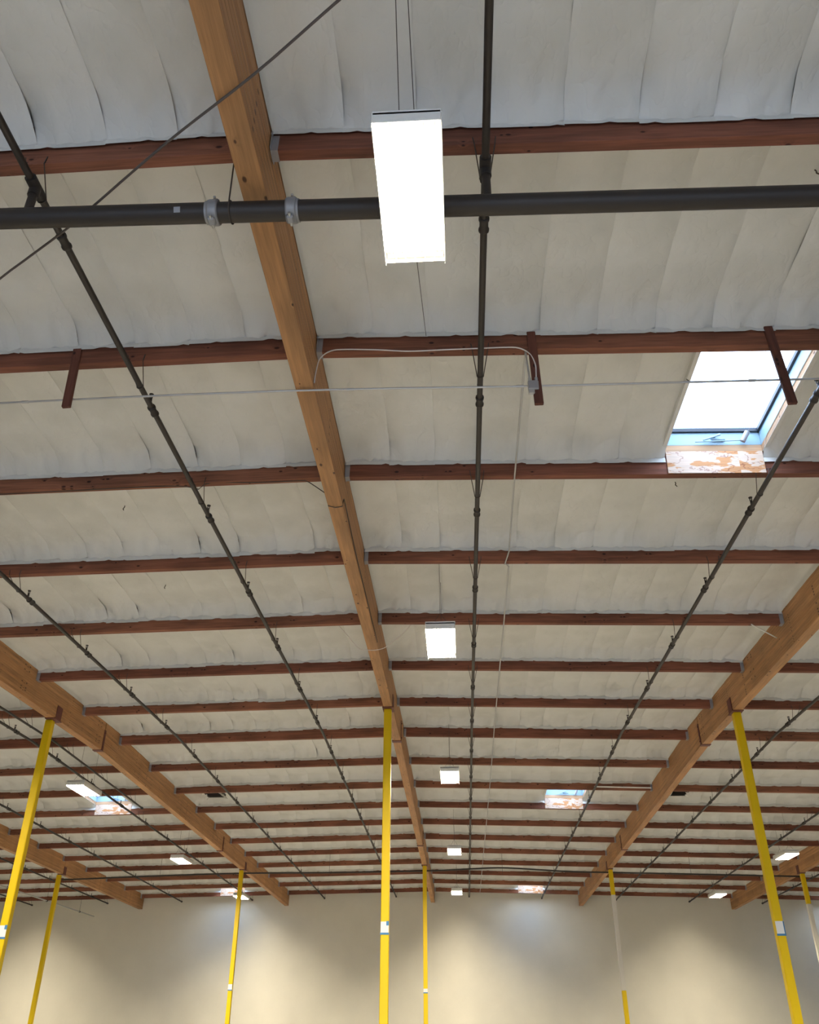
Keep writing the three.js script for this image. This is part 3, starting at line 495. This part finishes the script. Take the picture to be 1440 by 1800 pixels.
// ------------------------------------------------------------------ columns
{
  const C = [[4, 0, 'tall yellow square steel column under the centre beam, the nearer one', []], [4, 1, 'thin yellow square steel column under the centre beam, the farther one', []],
    [5, 0, 'tall yellow square steel column under the right beam, the nearer one', []], [5, 1, 'column under the right beam, white in the middle and yellow above and below', [[1.258, 4.474]]],
    [3, 0, 'tall yellow square steel column at the left edge of the photo', []], [3, 1, 'thin yellow steel column standing in front of a lamp by the back wall', []],
    [2, 1, 'far left yellow steel column under the far left beam', []], [6, 1, 'far right column, yellow at the top and white below', [[-1.6, 4.112]]]];
  const XC = { '4,0': -1.46, '4,1': -1.447, '5,0': 5.77, '5,1': 5.8, '3,0': -8.76, '3,1': -8.75, '2,1': -16.15, '6,1': 13.08 };
  const S = 0.155, sleeve = 0.0015;
  for (const [b, row, label, bands] of C) {
    const z = COLUMN_Z[row], x = XC[b + ',' + row], top = roof(x, z) - BEAM_DROP + EYE, t = thing('column', label, 'column', new THREE.Vector3(x, 0, -z), 'steel columns');
    const cut = [...bands].flat().map((y) => Math.max(0.01, y + EYE)), ys = [0.01, ...cut.filter((y) => y > 0.02), top - 0.02];
    let white = bands.length && bands[0][0] < -1.5;
    for (let i = 0; i + 1 < ys.length; i++) { part('shaft', moved(bar(S, ys[i + 1] - ys[i], S, 0.012), 0, (ys[i] + ys[i + 1]) / 2, 0), white ? M.cream : M.yellow, t, white ? 'white painted length' : undefined); white = !white; }
    part('base_plate', moved(bar(0.32, 0.02, 0.32, 0.004), 0, 0.01, 0), M.cap, t);
    const dx = BEAMS[b] - x;
    part('cap_plate', moved(bar(0.235, 0.02, 0.34, 0.004), dx, top - 0.011, 0), M.cap, t, 'dark red steel cap');
    for (const s of [-1, 1]) part('cap_side', moved(bar(0.012, 0.3, 0.26, 0.003), dx + s * (BEAM_HALF + 0.008), top + 0.13, 0), M.cap, t, 'dark red steel cap');
  }
  const sign = (b, row, y0, y1, label, blue) => {
    const z = COLUMN_Z[row], x = XC[b + ',' + row], h = y1 - y0, t = thing('paper_notice', label, 'notice', new THREE.Vector3(x, (y0 + y1) / 2 + EYE, -z + S / 2 + 0.001), 'papers taped to columns');
    part('sheet', moved(bar(0.15, h, 0.003, 0.0005), 0, 0, 0.002), M.paper, t);
    part('tape', moved(bar(0.165, 0.035, 0.003, 0.0005), 0, -h / 2 - 0.005, 0.004), M.tape, t);
    if (blue === 1) part('tape', moved(bar(0.05, 0.075, 0.003, 0.0005), 0.055, h / 2 - 0.03, 0.005), M.tape, t);
    if (blue === 2) part('tape', moved(bar(0.018, h, 0.003, 0.0005), 0.07, 0, 0.005), M.tape, t);
  };
  sign(4, 0, 1.55, 1.75, 'white paper with blue tape on the nearer centre column', 1);
  sign(5, 0, 1.5, 1.72, 'white paper with blue tape on the nearer right column', 2);
  sign(3, 0, 1.51, 1.72, 'white paper with blue tape on the column at the left edge', 1);
  sign(3, 1, 1.3, 1.49, 'small white paper on the thin column in front of a lamp', 0);
  sign(4, 1, 1.2, 1.33, 'small white paper on the farther centre column', 0);
}

// ------------------------------------------------------------------ lamps
{
  const W = 0.46, L = 1.2, H = 0.078;
  const tubeG = new THREE.CylinderGeometry(0.0125, 0.0125, L - 0.12, 10).rotateX(Math.PI / 2), capG = new THREE.CylinderGeometry(0.014, 0.014, 0.03, 8).rotateX(Math.PI / 2);
  const troughG = (() => { const a = []; for (let i = 0; i < 6; i++) for (const s of [-1, 1]) a.push(bar(0.044, 0.004, L - 0.08, 0.001).rotateZ(s * 0.55).translate((i - 2.5) * 0.073 + s * 0.018, 0.052, 0)); return merge(a); })();
  const lamps = [];
  const make = (x, z, label, slant) => {
    const y = roof(x, z) - 0.862, t = thing('high_bay_light', label, 'light', V(x, y, z), 'hanging high bay lights');
    part('housing', moved(bar(W, 0.05, L, 0.008), 0, H - 0.012, 0), M.white, t);
    for (const s of [-1, 1]) part('side_rail', moved(bar(0.006, 0.125, L, 0.002), s * (W / 2 - 0.003), 0.005, 0), M.white, t);
    for (const s of [-1, 1]) { const e = part('end_rail', moved(bar(W - 0.014, 0.1, 0.008, 0.002), 0, 0.018, s * (L / 2 - 0.004)), M.white, t); part('socket_strip', moved(bar(W - 0.03, 0.03, 0.03, 0.003), 0, 0.02, s * (L / 2 - 0.026)), M.socket, e); }
    part('reflector', troughG, M.white, t);
    for (let i = 1; i < 6; i++) part('louver_blade', moved(bar(0.003, 0.06, L - 0.06, 0.0008), (i - 3) * 0.073, -0.023, 0), M.blade, t);
    for (let i = 0; i < 6; i++) { const m = part('lamp_tube', tubeG, M.tube, t); m.position.set((i - 2.5) * 0.073, 0.022, 0); for (const s of [-1, 1]) part('tube_cap', capG, M.zinc, m).position.z = s * (L / 2 - 0.055); }
    if (slant) { const v = (a, b, c) => new THREE.Vector3(a, b, c); part('hanger_wire', rod(v(0, H, -0.55), v(0.01, 1.08, -2.63), 0.003, undefined, 5), M.wire, t); for (const s of [-1, 1]) part('hanger_wire', rod(v(s * 0.05, H, 0.55), v(s * 0.02, 1.1, 2.0), 0.003, undefined, 5), M.wire, t); }
    else for (const s of [-1, 1]) { const top = SHEET - 0.02 + 0.97; part('hanger_wire', merge([rod(new THREE.Vector3(-0.13, H, s * 0.48), new THREE.Vector3(0, H + 0.2, s * 0.48), 0.003, undefined, 5), rod(new THREE.Vector3(0.13, H, s * 0.48), new THREE.Vector3(0, H + 0.2, s * 0.48), 0.003, undefined, 5), rod(new THREE.Vector3(0, H + 0.2, s * 0.48), new THREE.Vector3(0, top, s * 0.48), 0.003, undefined, 5)]), M.wire, t); }
    const light = new THREE.RectAreaLight(LAMP_COLOR, LAMP, W - 0.03, L - 0.05); light.name = 'lamp_glow'; light.position.set(0, -0.012, 0); light.rotation.x = -Math.PI / 2; t.add(light);
    lamps.push(t);
  };
  const nth = ['nearest and largest', 'second', 'third', 'fourth', 'fifth and farthest'];
  [4.07, 12.78, 21.83, 31.18, 40.0].forEach((z, i) => make(-0.217, z, `bright hanging light right of the centre beam, ${nth[i]} in that row`, i === 0));
  [22.25, 31.84, 40.2].forEach((z, i) => make([-9.65, -9.82, -9.55][i], z, `bright hanging light in the left bay, ${['the one beside the skylight', 'middle one', 'the one behind a thin yellow column'][i]}`));
  [30.85, 39.2].forEach((z, i) => make([10.69, 10.48][i], z, `bright hanging light in the right bay, ${['the one beside the near yellow column', 'the one nearest the back wall'][i]}`));
  // rows go on outside the picture
  make(-20.9, 39.7, 'hanging light mostly hidden behind the column at the left edge');
  [12.7].forEach((z, i) => make(-9.58, z, `hanging light of the left row outside the picture`));
  [21.6, 12.7].forEach((z, i) => make(10.46, z, `hanging light of the right row outside the picture, ${['farther', 'nearer'][i]} one`));
  [31, 22].forEach((z, i) => make(-20.9, z, `hanging light of the far left row outside the picture, ${['farther', 'nearer'][i]} one`));
}

// ------------------------------------------------------------------ renderer
const renderer = new THREE.WebGLRenderer({ antialias: true });
renderer.toneMapping = THREE.LinearToneMapping;
renderer.toneMappingExposure = EXPOSURE;
renderer.shadowMap.enabled = true;
renderer.render(scene, camera);
